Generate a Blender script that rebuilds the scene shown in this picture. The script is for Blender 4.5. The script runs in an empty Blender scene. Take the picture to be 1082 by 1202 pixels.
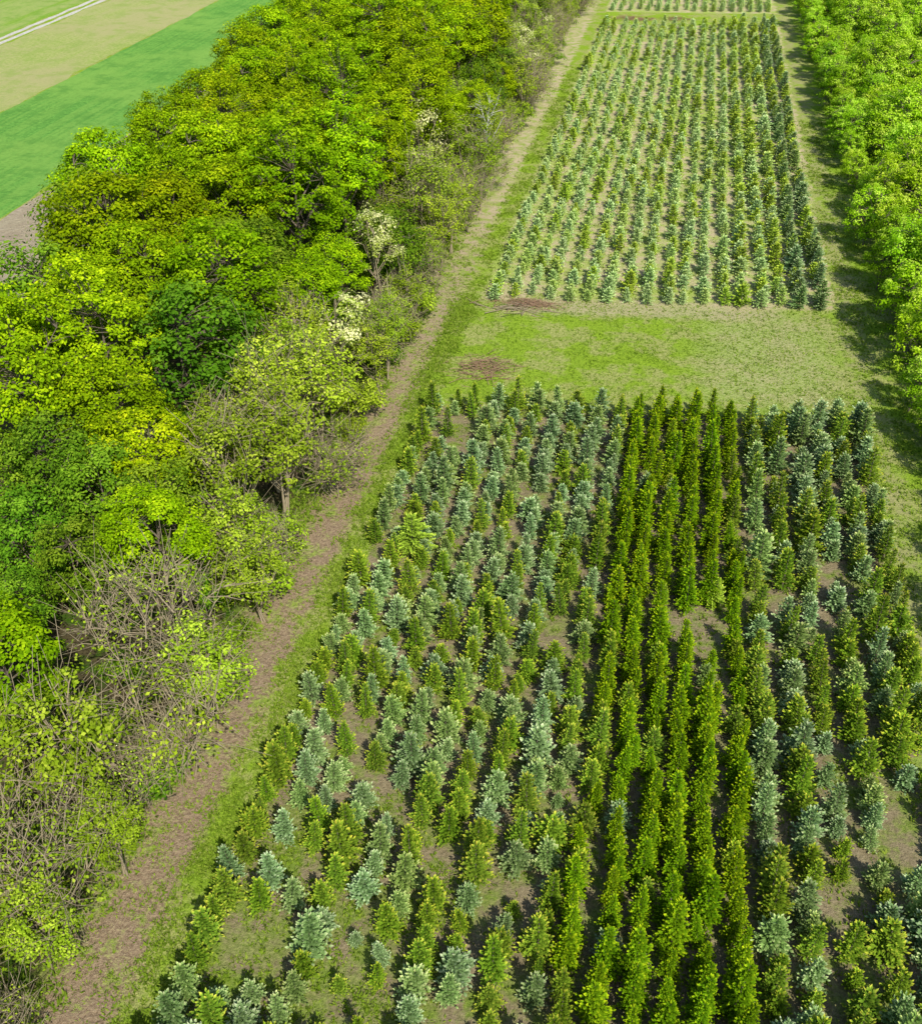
import bpy, math, random
import numpy as np
from mathutils import Vector
scene = bpy.context.scene
rng = np.random.default_rng(7)
random.seed(7)
R = math.radians

# ------------------------------------------------------------------ helpers
def link(ob):
    scene.collection.objects.link(ob); return ob

def build(name, V, F, tint=None, mats=(), midx=None, rnd=None):
    me = bpy.data.meshes.new(name)
    V = np.asarray(V, dtype=np.float32); F = np.asarray(F, dtype=np.int32)
    me.vertices.add(len(V)); me.vertices.foreach_set("co", V.ravel())
    n = F.shape[1]
    me.loops.add(F.size); me.loops.foreach_set("vertex_index", F.ravel())
    me.polygons.add(len(F))
    me.polygons.foreach_set("loop_start", np.arange(0, F.size, n, dtype=np.int32))
    me.polygons.foreach_set("loop_total", np.full(len(F), n, dtype=np.int32))
    for m in mats: me.materials.append(m)
    if midx is not None: me.polygons.foreach_set("material_index", np.asarray(midx, dtype=np.int32))
    me.update(calc_edges=True)
    if tint is not None:
        a = me.attributes.new("tint", 'FLOAT', 'POINT'); a.data.foreach_set("value", np.asarray(tint, dtype=np.float32))
    if rnd is not None:
        a = me.attributes.new("rnd", 'FLOAT', 'POINT'); a.data.foreach_set("value", np.asarray(rnd, dtype=np.float32))
    return me

def unit(a): return a / (np.linalg.norm(a, axis=-1, keepdims=True) + 1e-9)

def rhombs(base, d, side, L, W, tb, tt, mid=0.5):
    n = len(base); L = np.broadcast_to(L, n)[:, None]; W = np.broadcast_to(W, n)[:, None]
    m = base + d * L * mid
    V = np.stack([base, m + side * W * .5, base + d * L, m - side * W * .5], 1).reshape(-1, 3)
    F = np.arange(4 * n).reshape(n, 4)
    tb = np.broadcast_to(tb, n); tt = np.broadcast_to(tt, n)
    T = np.stack([tb, (tb + tt) / 2, tt, (tb + tt) / 2], 1).ravel()
    return V, F, T

def tube(pts, rad, k=5):
    pts = [Vector(p) for p in pts]; V = []; F = []
    for i, p in enumerate(pts):
        t = (pts[min(i + 1, len(pts) - 1)] - pts[max(i - 1, 0)]).normalized()
        a = t.orthogonal().normalized(); b = t.cross(a)
        for j in range(k):
            an = 2 * math.pi * j / k
            V.append(tuple(p + (a * math.cos(an) + b * math.sin(an)) * rad[i]))
    for i in range(len(pts) - 1):
        for j in range(k):
            F.append((i*k+j, i*k+(j+1) % k, (i+1)*k+(j+1) % k, (i+1)*k+j))
    return V, F

class Acc:
    def __init__(s): s.V=[]; s.F=[]; s.T=[]; s.M=[]; s.R=[]; s.n=0
    def add(s, V, F, T, m, r=0.):
        V=np.asarray(V,dtype=np.float32); F=np.asarray(F)
        s.V.append(V); s.F.append(F+s.n); s.T.append(np.broadcast_to(T,len(V)))
        s.M.append(np.broadcast_to(m,len(F))); s.R.append(np.full(len(V),r,dtype=np.float32)); s.n+=len(V)
    def arrays(s): return np.concatenate(s.V),np.concatenate(s.F),np.concatenate(s.T),np.concatenate(s.M)
    def mesh(s,name,mats):
        V,F,T,M=s.arrays(); return build(name,V,F,T,mats,M,np.concatenate(s.R))

# ------------------------------------------------------------------ materials
def new_mat(name):
    m = bpy.data.materials.new(name); m.use_nodes = True
    nt = m.node_tree; nt.nodes.clear()
    out = nt.nodes.new("ShaderNodeOutputMaterial")
    return m, nt, out
class N:
    def __init__(s, nt): s.nt=nt
    def inp(s, sock, v):
        if isinstance(v, bpy.types.NodeSocket): s.nt.links.new(v, sock)
        elif isinstance(v, (tuple, list)):
            sock.default_value = (*v, 1) if len(v)==3 and len(sock.default_value)==4 else v
        else: sock.default_value = v
    def math(s, op, a, b=0.0, clamp=False):
        n=s.nt.nodes.new("ShaderNodeMath"); n.operation=op; n.use_clamp=clamp
        s.inp(n.inputs[0],a); s.inp(n.inputs[1],b); return n.outputs[0]
    def mix(s, f, a, b, bt='MIX'):
        n=s.nt.nodes.new("ShaderNodeMixRGB"); n.blend_type=bt
        s.inp(n.inputs[0],f); s.inp(n.inputs[1],a); s.inp(n.inputs[2],b); return n.outputs[0]
    def noise(s, sc, det=3, rough=.6, vec=None):
        n=s.nt.nodes.new("ShaderNodeTexNoise"); n.inputs["Scale"].default_value=sc
        n.inputs["Detail"].default_value=det; n.inputs["Roughness"].default_value=rough
        if vec is not None: s.nt.links.new(vec,n.inputs["Vector"])
        return n.outputs[0]
    def rng(s, v, a, b, c=0., d=1., smooth=True):
        n=s.nt.nodes.new("ShaderNodeMapRange"); n.interpolation_type='SMOOTHSTEP' if smooth else 'LINEAR'
        s.inp(n.inputs[0],v); n.inputs[1].default_value=a; n.inputs[2].default_value=b
        n.inputs[3].default_value=c; n.inputs[4].default_value=d; return n.outputs[0]
    def band(s, v, a, b, soft):
        return s.math('MULTIPLY', s.rng(v,a-soft,a+soft), s.rng(v,b-soft,b+soft,1.,0.))

def leaf_mat(name, c_dark, c_mid, c_tip, transl=.3, var=.35, hue2=None, hue2amt=.5):
    m, nt, out = new_mat(name); g=N(nt)
    at=nt.nodes.new("ShaderNodeAttribute"); at.attribute_name="tint"
    ar=nt.nodes.new("ShaderNodeAttribute"); ar.attribute_name="rnd"
    oi=nt.nodes.new("ShaderNodeObjectInfo")
    t=at.outputs["Fac"]; r=g.math('FRACT',g.math('ADD',oi.outputs["Random"],ar.outputs["Fac"]))
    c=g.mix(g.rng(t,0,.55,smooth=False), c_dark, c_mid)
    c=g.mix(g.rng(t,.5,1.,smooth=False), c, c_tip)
    if hue2 is not None:
        r2=g.math('FRACT', g.math('MULTIPLY', r, 17.31))
        f=g.math('MULTIPLY', g.math('POWER', r2, 1.5), hue2amt)
        c=g.mix(f, c, g.mix(1.0, c, hue2, 'MULTIPLY'))
    v=g.rng(r,0,1,1-var,1+var,smooth=False)
    hs=nt.nodes.new("ShaderNodeHueSaturation"); nt.links.new(v,hs.inputs["Value"]); nt.links.new(c,hs.inputs["Color"])
    r3=g.math('FRACT', g.math('MULTIPLY', r, 5.77))
    nt.links.new(g.rng(r3,0,1,.490,.510,smooth=False),hs.inputs["Hue"])
    col=hs.outputs[0]
    b=nt.nodes.new("ShaderNodeBsdfDiffuse"); nt.links.new(col,b.inputs["Color"])
    tr=nt.nodes.new("ShaderNodeBsdfTranslucent"); nt.links.new(col,tr.inputs[0])
    mx=nt.nodes.new("ShaderNodeMixShader"); mx.inputs[0].default_value=transl
    nt.links.new(b.outputs[0],mx.inputs[1]); nt.links.new(tr.outputs[0],mx.inputs[2]); nt.links.new(mx.outputs[0],out.inputs[0])
    return m
def flat_mat(name, c1, c2, sc=6.):
    m, nt, out = new_mat(name); g=N(nt)
    tc=nt.nodes.new("ShaderNodeTexCoord")
    c=g.mix(g.noise(sc,4,.6,tc.outputs["Object"]), c1, c2)
    b=nt.nodes.new("ShaderNodeBsdfPrincipled"); nt.links.new(c,b.inputs["Base Color"]); b.inputs["Roughness"].default_value=.9
    nt.links.new(b.outputs[0],out.inputs[0]); return m

bark = flat_mat("bark",(.10,.075,.05),(.22,.18,.13),8)
bark_pale = flat_mat("bark_pale",(.24,.19,.11),(.42,.35,.23),8)
bark_birch = flat_mat("bark_birch",(.55,.53,.48),(.75,.73,.68),3)
M_oak  = leaf_mat("leaf_oak",(.10,.16,.006),(.22,.42,.004),(.50,.70,.012),.3,.2,(1.35,.85,.8),.5)
M_light= leaf_mat("leaf_young",(.14,.21,.012),(.27,.42,.016),(.54,.68,.06),.3,.22,(1.15,.95,1.2),.6)
M_dark = leaf_mat("leaf_dark",(.04,.11,.008),(.12,.28,.012),(.26,.46,.03),.3,.2,(1.5,1.0,1.1),.7)
M_lime = leaf_mat("leaf_lime",(.14,.27,.006),(.35,.60,.010),(.74,.88,.12),.3,.15,(.85,1.0,1.1),.5)
M_cream= leaf_mat("leaf_flowering",(.16,.24,.02),(.40,.50,.06),(.88,.85,.45),.3,.15)
M_blue = leaf_mat("needles_blue_spruce",(.06,.13,.03),(.27,.42,.17),(.86,.92,.60),.14,.2,(1.05,.97,.50),.9)
M_green= leaf_mat("needles_spruce",(.055,.12,.008),(.21,.36,.02),(.84,.80,.08),.16,.22,(1.1,.97,1.6),.8)
M_tall = leaf_mat("needles_norway_spruce",(.04,.10,.004),(.17,.34,.006),(.68,.80,.02),.16,.18,(1.2,.97,1),.7)
M_pale = leaf_mat("needles_young_blue_spruce",(.20,.30,.10),(.46,.64,.26),(.88,.94,.54),.15,.15,(1.,.97,.45),1.)
M_pgr  = leaf_mat("needles_young_spruce",(.14,.22,.02),(.38,.56,.05),(.80,.86,.14),.15,.2,(1.1,.97,1.),.8)
M_grass= leaf_mat("grass_blades",(.14,.22,.02),(.26,.38,.03),(.44,.50,.09),.4,.0)
CM=[M_blue,M_green,M_tall,M_pale,M_pgr,bark]

# ------------------------------------------------------------------ trees
def conifer(seed, h, r, whorls, nb, mi, power=.85, up=.35, dens=1.0, zlow=.08, tw=.055, tiplight=1.0):
    g=np.random.default_rng(seed); A=Acc()
    V,F=tube([(0,0,-.05),(0,0,h*.5),(0,0,h*.97)],[.035*h/2+.01,.02*h/2,.004],5); A.add(V,F,0,5)
    B=[];D=[];S=[];L=[];TT=[];TB=[];WW=[]
    lop = g.uniform(-.2,.2,2)
    for w in range(whorls):
        f=(w+.2)/whorls; z=h*(zlow+(1-zlow)*.95*f)
        rr=r*max(.06,(1-f))**power*(1 if f>.15 else .8+f*1.3)
        n=max(4,int(nb*(1-.35*f)+g.integers(0,2)))
        a0=g.uniform(0,6.28)
        for b in range(n):
            az=a0+6.283*b/n+g.normal(0,.2)
            Lb=rr*g.uniform(.62,1.22)*(1+lop[0]*math.cos(az)+lop[1]*math.sin(az))
            e=up*(.15+1.1*f)+g.normal(0,.1)
            zz=z+g.normal(0,.03)*h*.3
            d=np.array([math.cos(az)*math.cos(e),math.sin(az)*math.cos(e),math.sin(e)])
            side=np.array([-math.sin(az),math.cos(az),0])
            steps=max(3,int((Lb/.095)*dens))
            for k in range(steps):
                t=.2+.8*k/(steps-1 if steps>1 else 1)
                p=np.array([0,0,zz])+d*Lb*t*.92+np.array([0,0,-.06*t*t*Lb*(1-f)])
                for sgn in ((-1,1) if k<steps-1 else (0,)):
                    dd=d*g.uniform(.6,.9)+side*sgn*g.uniform(.6,.95)+np.array([0,0,g.uniform(-.1,.4)])
                    l=(.10+.30*Lb*(1-t)+.03*g.random()) if sgn else .17
                    dd=dd/np.linalg.norm(dd)
                    for c in range(2):
                        q=g.normal(size=3) if c else np.array([0,0,1.])+g.normal(0,.25,3)
                        sv=np.cross(dd,q); sv/=np.linalg.norm(sv)
                        B.append(p);D.append(dd);S.append(sv);L.append(l);WW.append(tw*g.uniform(.8,1.4))
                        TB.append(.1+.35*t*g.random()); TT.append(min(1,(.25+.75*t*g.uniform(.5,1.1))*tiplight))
    for k in range(5):
        q=g.normal(size=3)*.15+np.array([0,0,1]); q/=np.linalg.norm(q); sv=np.cross(q,g.normal(size=3)); sv/=np.linalg.norm(sv)
        B.append(np.array([0,0,h*.93]));D.append(q);S.append(sv);L.append(h*.1*g.uniform(.6,1.1));WW.append(.05);TB.append(.5);TT.append(1)
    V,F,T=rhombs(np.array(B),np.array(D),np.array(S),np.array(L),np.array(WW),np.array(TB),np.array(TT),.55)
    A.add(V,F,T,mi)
    return A.arrays()

def plant(A, tree, x, y, s):
    """bake one spruce into the mesh of its row"""
    V,F,T,M=tree; a=random.uniform(0,6.283); w=s*random.uniform(.85,1.15); c,sn=math.cos(a),math.sin(a)
    tx,ty=random.gauss(0,.045),random.gauss(0,.045)
    W=np.empty_like(V); W[:,0]=(V[:,0]*c-V[:,1]*sn)*w+V[:,2]*tx+x; W[:,1]=(V[:,0]*sn+V[:,1]*c)*w+V[:,2]*ty+y; W[:,2]=V[:,2]*s
    A.add(W,F,T,M,random.random())

def broadleaf(name, seed, h, r, mat, nclu=90, lpc=75, leaf=.2, clow=.3, barkm=None, shell=.55, crad=.6, stems=1, twigs=0, flat=.75, ups=.5, tb=0.):
    g=np.random.default_rng(seed); A=Acc()
    zc=h*(clow+(1-clow)*.5); rz=h*(1-clow)*.5
    limbs=[]
    for s in range(stems):
        off=np.array([g.normal(0,.15),g.normal(0,.15),0])*(stems>1)
        lean=np.array([g.normal(0,.4),g.normal(0,.4),0])*(1+.25*r*(stems>1))
        top=np.array([0,0,h*.85])+lean; m1=off+np.array([0,0,h*clow*.8])+lean*.3
        rt=.016*h/math.sqrt(stems)
        P=[off+np.array([0,0,-.1]),m1,(m1+top)/2+g.normal(0,.15,3),top]
        V,F=tube(P,[rt,rt*.75,rt*.45,.015],6); A.add(V,F,.5,1)
        for i in range(9):
            f=i/9; limbs.append(m1*(1-f)+top*f)
        for b in range(7):
            f=g.uniform(0,.7); p=m1*(1-f)+top*f; az=g.uniform(0,6.28)
            e=np.array([math.cos(az)*r*.6,math.sin(az)*r*.6,h*.16+g.random()*.8])
            V,F=tube([p,p+e*.5+np.array([0,0,-.1]),p+e],[rt*.4,rt*.28,.02],4); A.add(V,F,.5,1)
            for k in (.4,.7,1.): limbs.append(p+e*k)
    limbs=np.array(limbs)
    lob=unit(g.normal(size=(7,3))); la=g.uniform(-.3,.3,7)
    C=[];CR=[]
    while len(C)<nclu:
        d=g.normal(size=3); d/=np.linalg.norm(d)
        if d[2]<-.25 and g.random()<.75: continue
        k=1+sum(a*max(0,float(d@l))**3 for a,l in zip(la,lob))
        q=(shell+(1-shell)*g.random()**.6)*k
        C.append([d[0]*r*q,d[1]*r*q,zc+d[2]*rz*q]); CR.append(crad*g.uniform(.6,1.3))
    C=np.array(C);CR=np.array(CR)
    for c in C:
        i=np.argmin(np.linalg.norm(limbs-c,axis=1)+np.maximum(0,limbs[:,2]-c[2])*2)
        p=limbs[i]; mid=(p+c)/2+np.array([0,0,.15])
        V,F=tube([p,mid,c],[.035,.022,.01],3); A.add(V,F,.6,1)
        for _ in range(twigs):
            q=c+g.normal(0,.5,3)+np.array([0,0,.4]); V,F=tube([mid,(mid+q)/2+g.normal(0,.05,3),q+(q-mid)*.3],[.016,.012,.008],3); A.add(V,F,.6,1)
    n=nclu*lpc
    ci=np.repeat(np.arange(nclu),lpc)
    u=unit(g.normal(size=(n,3))+np.array([0,0,.35])); rad=g.random(n)**.4
    P=C[ci]+u*(rad*CR[ci])[:,None]*np.array([1.15,1.15,flat])
    out=unit(P-np.array([0,0,zc-rz*.3]))
    nrm=unit(out*.6+u*.8+np.array([0,0,ups])+g.normal(0,.45,(n,3)))
    d=unit(np.cross(nrm,g.normal(size=(n,3)))+np.array([0,0,-.15])); side=unit(np.cross(d,nrm))
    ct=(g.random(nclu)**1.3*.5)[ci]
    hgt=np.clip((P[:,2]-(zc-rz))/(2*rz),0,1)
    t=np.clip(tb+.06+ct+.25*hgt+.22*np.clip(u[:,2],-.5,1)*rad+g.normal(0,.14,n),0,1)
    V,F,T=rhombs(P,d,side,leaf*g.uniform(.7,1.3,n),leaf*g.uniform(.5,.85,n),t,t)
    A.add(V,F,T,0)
    return A.mesh(name,[mat,barkm or bark])

blue=[conifer(10+i,1.75*s,.60*q,10,8,0,.6,.55,tw=.08) for i,(s,q) in enumerate(((1,1),(.8,1.1),(1.15,.9),(1.,1.15),(.7,.85),(1.25,1.),(.9,1.)))]
green=[conifer(30+i,1.85*s,.56*q,10,8,1,.64,.6,tw=.075) for i,(s,q) in enumerate(((1,1),(.85,1.15),(1.2,.9),(1.05,1.1),(.75,.85),(1.3,1.)))]
tall=[conifer(50+i,3.0*s,.66,17,8,2,.75,.32,.95,tw=.085) for i,s in enumerate((1,.88,1.1,1.05,.96))]
pale=[conifer(70+i,1.25*s,.52,7,7,3,.6,.6,.8,tw=.10) for i,s in enumerate((1,.85,1.15,1.05))]
pgreen=[conifer(80+i,1.35*s,.52,7,7,4,.6,.6,.8,tw=.10) for i,s in enumerate((1,.85,1.15))]
fir=conifer(95,2.9,1.25,11,9,4,.7,.45,.9,tw=.085)

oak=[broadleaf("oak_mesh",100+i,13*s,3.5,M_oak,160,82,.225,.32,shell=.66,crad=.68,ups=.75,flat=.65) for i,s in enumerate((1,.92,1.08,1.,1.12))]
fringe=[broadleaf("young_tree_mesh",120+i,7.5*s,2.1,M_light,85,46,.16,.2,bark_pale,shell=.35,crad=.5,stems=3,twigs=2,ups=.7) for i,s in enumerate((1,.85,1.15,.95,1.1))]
dark=[broadleaf("dark_tree_mesh",140+i,9*s,2.8,M_dark,90,75,.2,.2,shell=.6,crad=.65,ups=.7) for i,s in enumerate((1,.9,1.1))]
lime=[broadleaf("lime_tree_mesh",160+i,7*s,2.3,M_lime,110,50,.2,.12,shell=.55,crad=.5,ups=.75,flat=.7) for i,s in enumerate((1,.88,1.12,.95))]
sparse=[broadleaf("sparse_tree_mesh",170+i,7.5*s,3.4,M_light,140,n,.15,.12,bark_pale,shell=.35,crad=.6,stems=7,twigs=4,ups=.8) for i,(s,n) in enumerate(((1,9),(.85,18),(1.1,16)))]
bare=[broadleaf("bare_bush_mesh",180+i,4.5*s,2.0,M_light,70,12,.15,.15,bark_pale,shell=.3,crad=.5,stems=5,twigs=4) for i,s in enumerate((1,.85,1.2))]
bush=[broadleaf("bush_mesh",190+i,2.2*s,1.3,M_dark if i%2 else M_light,35,45,.15,.05,shell=.4,crad=.4,stems=3) for i,s in enumerate((1,.8,1.2,1.))]
cream=[broadleaf("flowering_mesh",200+i,7.2*s,1.7,M_cream,45,50,.16,.25,bark_pale,shell=.5,crad=.5,stems=2,tb=.15) for i,s in enumerate((1,1.15))]
birch=broadleaf("birch_mesh",210,9.5,1.8,M_light,60,40,.15,.2,bark_birch,shell=.35,crad=.5,tb=.1)

def put(me, name, x, y, s=1., z=0, tilt=.03):
    ob=bpy.data.objects.new(name, me); link(ob)
    ob.location=(x,y,z); ob.rotation_euler=(random.gauss(0,tilt),random.gauss(0,tilt),random.uniform(0,6.28))
    w=s*random.uniform(.92,1.1); ob.scale=(w,w,s)
    return ob
def empty(name):
    e=bpy.data.objects.new(name,None); link(e); e.empty_display_size=.5; return e

# ---- near plantation
gaps=[(4.2,39.0,1.3,1.7),(-10.2,29.0,.8,1.1),(-8.3,25.5,.7,1.0),(-11.4,19.0,1.2,1.2),(10.5,31,.8,2.),(-11.3,53.5,1.0,1.4),
      (-2.6,37,.7,1.6),(9.4,24.5,.9,1.3),(12.6,29,.7,2.),(-4.2,56.5,1.5,.8),(8.3,42,.6,1.4),(-8,17.0,1.2,.6),(11,45,.6,1.2),(-11.6,55.8,2.2,.8),(-5.2,23,.7,.9)]
def ingap(x,y): return any(((x-a)/c)**2+((y-b)/d)**2<1 for a,b,c,d in gaps)
rows=[(-13.5+i*1.35,'L') for i in range(10)]+[(-.15+i*1.19,'T') for i in range(6)]+[(7.1+i*1.38,'R') for i in range(6)]
for i,(x0,kind) in enumerate(rows):
    is_tall = kind=='T'; A=Acc()
    y=8+random.random(); yend=58.6+(x0+13.6)*.11+random.uniform(-.5,.5)
    ph=random.uniform(0,6.28)
    blueness=random.uniform(.46,.60)
    while y<yend:
        x=x0+.10*math.sin(y*.16+ph)+random.gauss(0,.08)
        if not ingap(x,y) and random.random()>(.03 if is_tall else .05):
            if is_tall:
                if x0<0 and y<36 and random.random()<.4: me,s=random.choice(green),random.uniform(.95,1.25)
                elif random.random()<.10: me,s=random.choice(green if random.random()<.8 else blue),random.uniform(.8,1.15)
                else: me,s=random.choice(tall),random.uniform(.62,1.05)
            else:
                pb=blueness+(.15 if (y>44) else -.02); big=1.
                if kind=='R': pb=.62 if y>42 else .42; big=1.1
                if kind=='L' and x0>-3 : pb-=.1
                me=random.choice(blue) if random.random()<pb else random.choice(green)
                s=min(1.35,max(.5,random.gauss(.98,.17)))*big
            plant(A,me,x,y,s)
        y+=(1.0 if is_tall else .95)*random.uniform(.8,1.2)
    if i==1: plant(A,fir,-11.4,42.5,1.)
    if i==14: plant(A,fir,4.9,41.4,.7)
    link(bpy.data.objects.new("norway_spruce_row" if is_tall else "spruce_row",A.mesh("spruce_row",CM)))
# ---- far plantation
for i in range(18):
    x0=-12.7+i*1.5; A=Acc()
    y=75.5+(x0+12.7)*.13+random.uniform(-.4,.4); yend=177+(x0+12.7)*.18
    ph=random.uniform(0,6.28)
    while y<yend:
        x=x0+random.gauss(0,.07)+.12*math.sin(y*.1+ph)
        if random.random()>.05:
            pg=.28 if i<13 else .5
            me=random.choice(pgreen) if random.random()<pg else random.choice(pale if i<16 else blue)
            s=min(1.4,max(.5,random.gauss(1.0,.2)))*(1.0 if i<13 else 1.15)
            if i>=16: s*=.9
            plant(A,me,x,y,s)
        y+=1.0*random.uniform(.8,1.2)
    y=188+(x0+12.7)*.15
    while y<208:
        if random.random()>.08: plant(A,random.choice(pale),x0+random.gauss(0,.1),y,random.uniform(.8,1.1))
        y+=1.2*random.uniform(.8,1.2)
    link(bpy.data.objects.new("young_spruce_row",A.mesh("young_spruce_row",CM)))

# ---- left wood
def left_edge(y):
    return float(np.interp(y,[0,30,40,52,62,72,110,140,240],[-40,-34,-33.5,-37,-40.5,-43,-44.5,-48,-50]))
placed=[]
def spot(x,y,d):
    if any((x-a)**2+(y-b)**2<((d+e)/2)**2 for a,b,e in placed): return False
    placed.append((x,y,d)); return True
hand=[(sparse[0],"bare_ash_tree",-19.8,29.5,1.1,5.5),(sparse[1],"ash_tree",-19.8,18.5,1.0,4.5),(sparse[2],"ash_tree",-20.5,12,.9,4),
      (fringe[2],"young_maple_tree",-19.2,43.5,1.15,3.5),(fringe[4],"young_maple_tree",-19.0,49.5,1.15,3.4),(fringe[0],"young_maple_tree",-19.4,37,1.0,3.4),
      (birch,"birch_tree",-18.7,103,1.0,3),(cream[0],"flowering_elder",-20.6,86,1.2,3),(cream[1],"flowering_elder",-20.4,70,1.1,3),
      (cream[0],"flowering_elder",-20.4,58.5,1.2,3),(cream[1],"flowering_elder",-22.5,91,1.3,3),(cream[1],"flowering_elder",-19.4,132,1.1,3),(cream[0],"flowering_elder",-19.4,150,1.1,3),
      (dark[0],"hornbeam_tree",-25.5,33.5,.75,3.6),(dark[1],"hornbeam_tree",-29,35,.85,3.6),(dark[2],"hornbeam_tree",-27.3,29.8,.65,3.8),(dark[0],"hornbeam_tree",-23.3,37.3,.85,3.4),(dark[1],"hornbeam_tree",-31.5,31.5,.75,3.6),
      (dark[2],"hornbeam_tree",-26.3,37.6,.9,3.4),(dark[0],"hornbeam_tree",-29.6,39.2,.95,3.4),(dark[1],"hornbeam_tree",-32.6,38,.9,3.4),(oak[1],"oak_tree",-24.6,41,.72,3.4),(oak[3],"oak_tree",-28,42.6,.8,3.6)]
for me,nm,x,y,s,d in hand: put(me,nm,x,y,s); placed.append((x,y,d))
for _ in range(9000):
    y=random.uniform(4,222); le=left_edge(y); x=random.uniform(le,-20)
    if x>-23.5:
        if not spot(x,y,3.2): continue
        c=random.random()
        if c<.52: put(random.choice(fringe),"young_maple_tree",x,y,random.uniform(.95,1.25))
        elif c<.7: put(random.choice(dark),"hornbeam_tree",x,y,random.uniform(.75,.95))
        else: put(random.choice(oak),"oak_tree",x,y,random.uniform(.58,.72))
    elif y<38:
        if not spot(x,y,3.8): continue
        c=random.random()
        if c<.35: put(random.choice(dark),"hornbeam_tree",x,y,random.uniform(.7,1.))
        elif c<.5: put(random.choice(sparse),"ash_tree",x,y,random.uniform(.8,1.1))
        elif c<.72: put(random.choice(fringe),"young_maple_tree",x,y,random.uniform(1.1,1.4))
        else: put(random.choice(oak),"oak_tree",x,y,random.uniform(.6,.75))
    else:
        s=random.uniform(.88,1.10)
        if not spot(x,y,4.3*s): continue
        if random.random()<.08: put(random.choice(dark),"hornbeam_tree",x,y,random.uniform(1.1,1.35))
        else: put(random.choice(oak),"oak_tree",x,y,s*(.92 if y<55 else 1))
y=9.
while y<225:
    xx=-17.9+random.uniform(-.9,.6); c=random.random()
    if all((xx-a)**2+(y-b)**2>(6 if k==0 else 2.2) for k,(a,b,e) in enumerate(placed[:13])):
        if c<.42: put(random.choice(fringe),"young_maple_tree",xx,y,random.uniform(.65,1.0))
        elif c<.78: put(random.choice(bare),"bare_shrub",xx,y,random.uniform(.7,1.3))
        else: put(random.choice(bush),"bush",xx,y,random.uniform(.7,1.2))
    y+=random.uniform(1.7,3.3)
for _ in range(170):
    put(random.choice(bush),"bush",random.uniform(-32,-17.9),random.uniform(8,150),random.uniform(.5,1.2))
put(bare[0],"bare_shrub",-50,62,1.1); put(dark[0],"hornbeam_tree",-45,58,.7)

# ---- right wood
y=36.
while y<222:
    x=18.6+ (1.2 if y<60 else 0)
    while x<46+max(0,(y-120))*.15:
        put(random.choice(lime),"acacia_tree",x+random.uniform(-1.1,1.1),y+random.uniform(-1.1,1.1),random.uniform(.62,1.2)*(.8 if x<21 else 1))
        x+=3.2
    y+=3.2

# ------------------------------------------------------------------ ground
def sheet(name,x0,x1,y0,y1,z,mat,nx=1,ny=1,jit=0.):
    xs=np.linspace(x0,x1,nx+1); ys=np.linspace(y0,y1,ny+1)
    X,Y=np.meshgrid(xs,ys)
    if jit:
        X[:,0]+=rng.normal(0,jit,ny+1); X[:,-1]+=rng.normal(0,jit,ny+1)
    V=np.stack([X.ravel(),Y.ravel(),np.full(X.size,z)],1); F=[]
    for j in range(ny):
        for i in range(nx):
            a=j*(nx+1)+i; F.append((a,a+1,a+nx+2,a+nx+1))
    ob=bpy.data.objects.new(name,build(name,V,F,None,[mat])); return link(ob)

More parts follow.
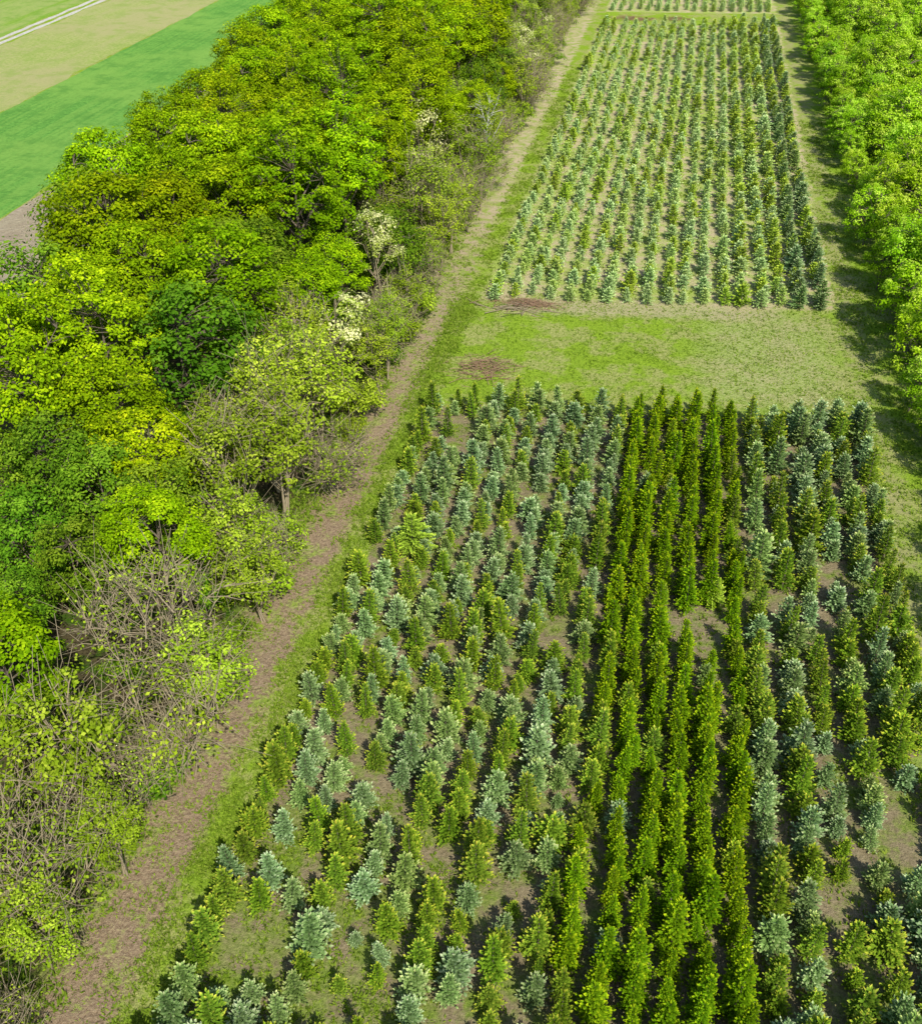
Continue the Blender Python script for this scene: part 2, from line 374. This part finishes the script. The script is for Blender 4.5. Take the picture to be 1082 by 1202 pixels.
def land_mat(name):
    m,nt,out=new_mat(name); g=N(nt)
    geo=nt.nodes.new("ShaderNodeNewGeometry"); P=geo.outputs["Position"]
    sx=nt.nodes.new("ShaderNodeSeparateXYZ"); nt.links.new(P,sx.inputs[0]); X,Y=sx.outputs[0],sx.outputs[1]
    n1=g.noise(.12,4,.6,P); n2=g.noise(.9,5,.65,P); n3=g.noise(6,5,.7,P); n4=g.noise(22,3,.7,P); n5=g.noise(.35,5,.65,P)
    wob=g.math('MULTIPLY',g.math('SUBTRACT',n2,.5),2.4)
    wob2=g.math('MULTIPLY',g.math('SUBTRACT',n3,.5),1.2)
    Xn=g.math('ADD',g.math('ADD',X,wob),wob2)
    Yt=g.math('SUBTRACT',Y,g.math('MULTIPLY',X,.13))
    Yn=g.math('ADD',g.math('ADD',Yt,wob),wob2)
    grass=g.mix(g.rng(n3,.3,.7),(.15,.26,.020),(.31,.47,.035))
    grass=g.mix(g.rng(n4,.4,.7,0,.5),grass,(.40,.53,.06))
    grass=g.mix(g.rng(n5,.45,.56,0,.75),grass,g.mix(g.rng(n3,.3,.7),(.22,.26,.06),(.54,.50,.22)))
    grass=g.mix(g.rng(n2,.50,.64,0,.7),grass,g.mix(g.rng(n3,.3,.7),(.11,.22,.015),(.34,.48,.05)))
    soil=g.mix(g.rng(n3,.3,.7),(.16,.12,.07),(.38,.30,.19))
    soil=g.mix(g.rng(n4,.35,.7,0,.4),soil,(.48,.40,.27))
    soil=g.mix(g.rng(n5,.42,.6,0,.5),soil,(.19,.15,.09))
    brown=g.mix(g.rng(n3,.3,.7),(.17,.115,.07),(.42,.31,.20))
    brown=g.mix(g.rng(n4,.45,.75,0,.6),brown,(.58,.47,.33))
    litter=g.mix(n3,(.05,.04,.02),(.16,.13,.07)); litter=g.mix(g.rng(n2,.45,.65),litter,(.06,.13,.012))
    col=grass
    inX=g.band(Xn,-13.8,14.0,.3)
    f1=g.math('MULTIPLY',inX,g.band(Yn,-30,59.9,.5)); f2=g.math('MULTIPLY',inX,g.band(Yn,76.6,179,.5))
    f3=g.math('MULTIPLY',inX,g.rng(Yn,188,189))
    wv=g.math('ADD',g.math('ADD',g.math('MULTIPLY',n2,.6),g.math('MULTIPLY',n5,.4)),g.rng(g.math('ADD',g.math('MULTIPLY',X,.7),Y),8,24,.06,0.))
    weed1=g.rng(wv,.46,.59,.05,.85)
    fieldc=g.mix(weed1,soil,g.mix(.3,grass,(.05,.11,.01)))
    col=g.mix(f1,col,fieldc)
    weed2=g.rng(g.math('ADD',g.math('MULTIPLY',n2,.6),g.math('MULTIPLY',n1,.4)),.43,.58,.05,.9)
    farc=g.mix(weed2,g.mix(n3,(.44,.36,.22),(.66,.55,.36)),g.mix(n3,(.24,.36,.05),(.44,.55,.11)))
    col=g.mix(g.math('MAXIMUM',f2,f3),col,farc)
    wp=g.math('MULTIPLY',g.band(Xn,4,13.5,2.5),g.band(Yn,61.5,75,2.))
    col=g.mix(g.math('MULTIPLY',wp,g.rng(n3,.35,.65,.1,.75)),col,(.48,.45,.25))
    fr=g.math('MULTIPLY',g.band(Xn,-12,10,2.),g.band(Yn,74.6,77.5,.6))
    col=g.mix(g.math('MULTIPLY',fr,g.rng(n3,.3,.6,.2,.8)),col,(.50,.42,.27))
    col=g.mix(g.math('MULTIPLY',g.band(Xn,14.3,16.2,.5),g.rng(n2,.4,.6,.1,.7)),col,(.40,.36,.19))
    pm=g.band(Xn,-18.8,-15.5,.4)
    pat=g.math('ADD',g.math('MULTIPLY',n2,.5),g.math('ADD',g.math('MULTIPLY',n3,.25),g.math('MULTIPLY',n5,.25)))
    pat=g.math('ADD',pat,g.rng(Y,45,95,-.03,.02))
    pm=g.math('MULTIPLY',pm,g.rng(pat,.46,.57,1.,.15))
    col=g.mix(pm,col,g.mix(g.rng(Y,45,110),brown,(.54,.45,.29)))
    col=g.mix(g.band(Xn,-60,-18.9,.4),col,litter)
    col=g.mix(g.rng(Xn,17.2,18.5),col,g.mix(.6,litter,grass))
    b=nt.nodes.new("ShaderNodeBsdfDiffuse"); nt.links.new(col,b.inputs["Color"])
    bp=nt.nodes.new("ShaderNodeBump"); bp.inputs["Strength"].default_value=.8; bp.inputs["Distance"].default_value=.15
    nt.links.new(g.math('ADD',n3,g.math('MULTIPLY',n4,.5)),bp.inputs["Height"]); nt.links.new(bp.outputs[0],b.inputs["Normal"])
    nt.links.new(b.outputs[0],out.inputs[0]); return m
LM=land_mat("land")
sheet("ground",-2500,2500,-2500,2500,0,LM)
sheet("dirt_path",-18.0,-14.6,-60,400,.004,LM,2,200)

def crop_mat(name,c1,c2,c3,stripe=1.5,sa=.4,lscale=.05):
    m,nt,out=new_mat(name); g=N(nt)
    geo=nt.nodes.new("ShaderNodeNewGeometry"); P=geo.outputs["Position"]
    mp=nt.nodes.new("ShaderNodeMapping"); mp.inputs["Scale"].default_value=(stripe,.02,1); nt.links.new(P,mp.inputs[0])
    st=g.noise(1.,3,.6,mp.outputs[0]); n1=g.noise(lscale,4,.6,P); n3=g.noise(2.2,5,.75,P); n6=g.noise(.3,5,.7,P)
    c=g.mix(g.rng(n3,.35,.65),c1,c2); c=g.mix(g.rng(st,.4,.6,0,sa),c,c3); c=g.mix(g.rng(n1,.4,.62,0,.7),c,c3)
    c=g.mix(g.rng(n6,.45,.65,0,.6),c,c1)
    b=nt.nodes.new("ShaderNodeBsdfDiffuse"); nt.links.new(c,b.inputs["Color"])
    bp=nt.nodes.new("ShaderNodeBump"); bp.inputs["Strength"].default_value=.9; bp.inputs["Distance"].default_value=.35
    nt.links.new(n3,bp.inputs["Height"]); nt.links.new(bp.outputs[0],b.inputs["Normal"])
    nt.links.new(b.outputs[0],out.inputs[0]); return m
sheet("wheat_field",-80,-61.3,-200,700,.004,crop_mat("wheat",(.10,.28,.05),(.19,.44,.08),(.26,.47,.09)),1,300,.15)
sheet("ploughed_field",-61.1,-49,-200,700,.004,crop_mat("ploughed",(.34,.27,.19),(.50,.42,.31),(.42,.37,.24),3.),1,300,.2)
sheet("meadow",-99,-80.2,-200,700,.008,crop_mat("meadow_mat",(.28,.40,.08),(.48,.50,.18),(.46,.43,.20),.3,.5),1,300,.25)
sheet("green_field",-240,-102.2,-200,700,.004,crop_mat("green_field_mat",(.18,.36,.04),(.28,.46,.05),(.46,.46,.2),.3,.5),1,300,.2)
gm=crop_mat("gravel",(.50,.47,.40),(.75,.72,.66),(.62,.59,.52),4.)
rd=empty("farm_road")
for a,b_ in ((-101.9,-101.0),(-100.2,-99.3)):
    o=sheet("wheel_track",a,b_,-200,700,.012,gm,1,400,.1); o.parent=rd

# ------------------------------------------------------------------ grass tufts
def tufts(n, fx, size, name_seed):
    g=np.random.default_rng(name_seed); P=fx(g,n); n=len(P)
    k=4; P=np.repeat(P,k,0)+np.concatenate([g.normal(0,.05,(n*k,2)),np.zeros((n*k,1))],1)
    d=unit(np.concatenate([g.normal(0,.8,(n*k,2)),np.ones((n*k,1))],1)); side=unit(np.cross(d,np.array([0,0,1.])+g.normal(0,.4,size=(n*k,3))))
    s=np.repeat(size*g.uniform(.4,1.3,n),k)*g.uniform(.7,1.2,n*k)
    tt=np.clip(np.repeat(g.uniform(.2,.9,n),k)+g.normal(0,.1,n*k),0,1)
    return rhombs(P,d,side,s,s*.4,tt*.7,tt,.4)
def area(x0,x1,y0,y1,clump=.6):
    def f(g,n):
        c=np.stack([g.uniform(x0,x1,n//12+1),g.uniform(y0,y1,n//12+1)],1)
        i=g.integers(0,len(c),n); p=c[i]+g.normal(0,clump,(n,2))
        return np.concatenate([p,np.zeros((n,1))],1)
    return f
A=Acc()
for n,(a,b_,c,d),s,sd in ((9000,(-15.5,-14.1,8,75),.17,1),(4000,(-18.3,-15.2,8,90),.14,2),(9900,(-13.5,14,8,60),.18,3),(4000,(-13.8,-5,10,26),.17,9),
      (12000,(-15,15,60,77),.12,4),(8000,(14.2,18,40,130),.16,5),(9000,(-13,14,77,130),.15,6),(5000,(-15.5,-13.6,60,150),.16,7),(5000,(-20,-17.6,8,100),.24,8)):
    V,F,T=tufts(n,area(a,b_,c,d,.35 if n<10000 else .8),s,sd); A.add(V,F,T,0)
link(bpy.data.objects.new("grass",A.mesh("grass",[M_grass])))

# brush piles
tw=flat_mat("dead_twigs",(.22,.13,.075),(.46,.30,.19),5)
def pile(x,y,rx,ry,n,seed,mat,ln=1.):
    g=np.random.default_rng(seed); A=Acc()
    for _ in range(n):
        c=np.array([x+g.normal(0,rx),y+g.normal(0,ry),abs(g.normal(0,.12))+.02]); az=g.normal(.3,.7); l=g.uniform(.2,.9)*ln
        d=np.array([math.cos(az),math.sin(az),g.normal(0,.12)])*l; V,F=tube([c-d,c+g.normal(0,.06,3),c+d],[.025*ln,.018*ln,.006],3); A.add(V,F,.5,0)
    link(bpy.data.objects.new("brush_pile",A.mesh("brush_pile",[mat])))
pile(-11.2,63.8,1.1,.9,200,1,tw); pile(-9.8,74.9,1.3,.45,180,2,tw); pile(-11.0,73.7,1.1,.35,26,3,bark_pale,1.9)
pile(-9,182,1.8,.8,200,4,tw); pile(-2,183,1.2,.7,120,5,tw)
A=Acc(); g=np.random.default_rng(5)
for _ in range(900):
    c=np.array([g.uniform(-18.6,-15.2),g.uniform(10,90),.02]); az=g.uniform(0,6.28); l=g.uniform(.06,.3)
    d=np.array([math.cos(az),math.sin(az),.05])*l; V,F=tube([c-d,c+d],[.012,.006],3); A.add(V,F,.5,0)
link(bpy.data.objects.new("fallen_twigs",A.mesh("fallen_twigs",[bark_pale])))

# ------------------------------------------------------------------ light, sky
sd=Vector((.56,-.83,0)).normalized(); el=R(47)
sun=bpy.data.lights.new("sun","SUN"); sun.energy=5.; sun.angle=R(.5); sun.color=(1,.955,.84)
so=link(bpy.data.objects.new("sun",sun))
dirv=Vector((sd.x*math.cos(el),sd.y*math.cos(el),math.sin(el)))
so.rotation_euler=dirv.to_track_quat('Z','Y').to_euler(); so.location=(60,-60,80)
w=bpy.data.worlds.new("World"); scene.world=w; w.use_nodes=True; nt=w.node_tree
bg=nt.nodes["Background"]; sky=nt.nodes.new("ShaderNodeTexSky"); sky.sky_type='NISHITA'; sky.sun_disc=False
sky.sun_elevation=el; sky.sun_rotation=math.atan2(sd.x,sd.y); nt.links.new(sky.outputs[0],bg.inputs[0]); bg.inputs[1].default_value=.14
scene.view_settings.view_transform='Standard'; scene.view_settings.look='None'; scene.view_settings.exposure=0

cam=bpy.data.cameras.new("camera"); co=link(bpy.data.objects.new("camera",cam)); scene.camera=co
cam.sensor_fit='VERTICAL'; cam.sensor_height=24; cam.lens=24; cam.clip_end=5000
co.location=(0,0,36); co.rotation_euler=(R(90-37.01),0,R(11.56))
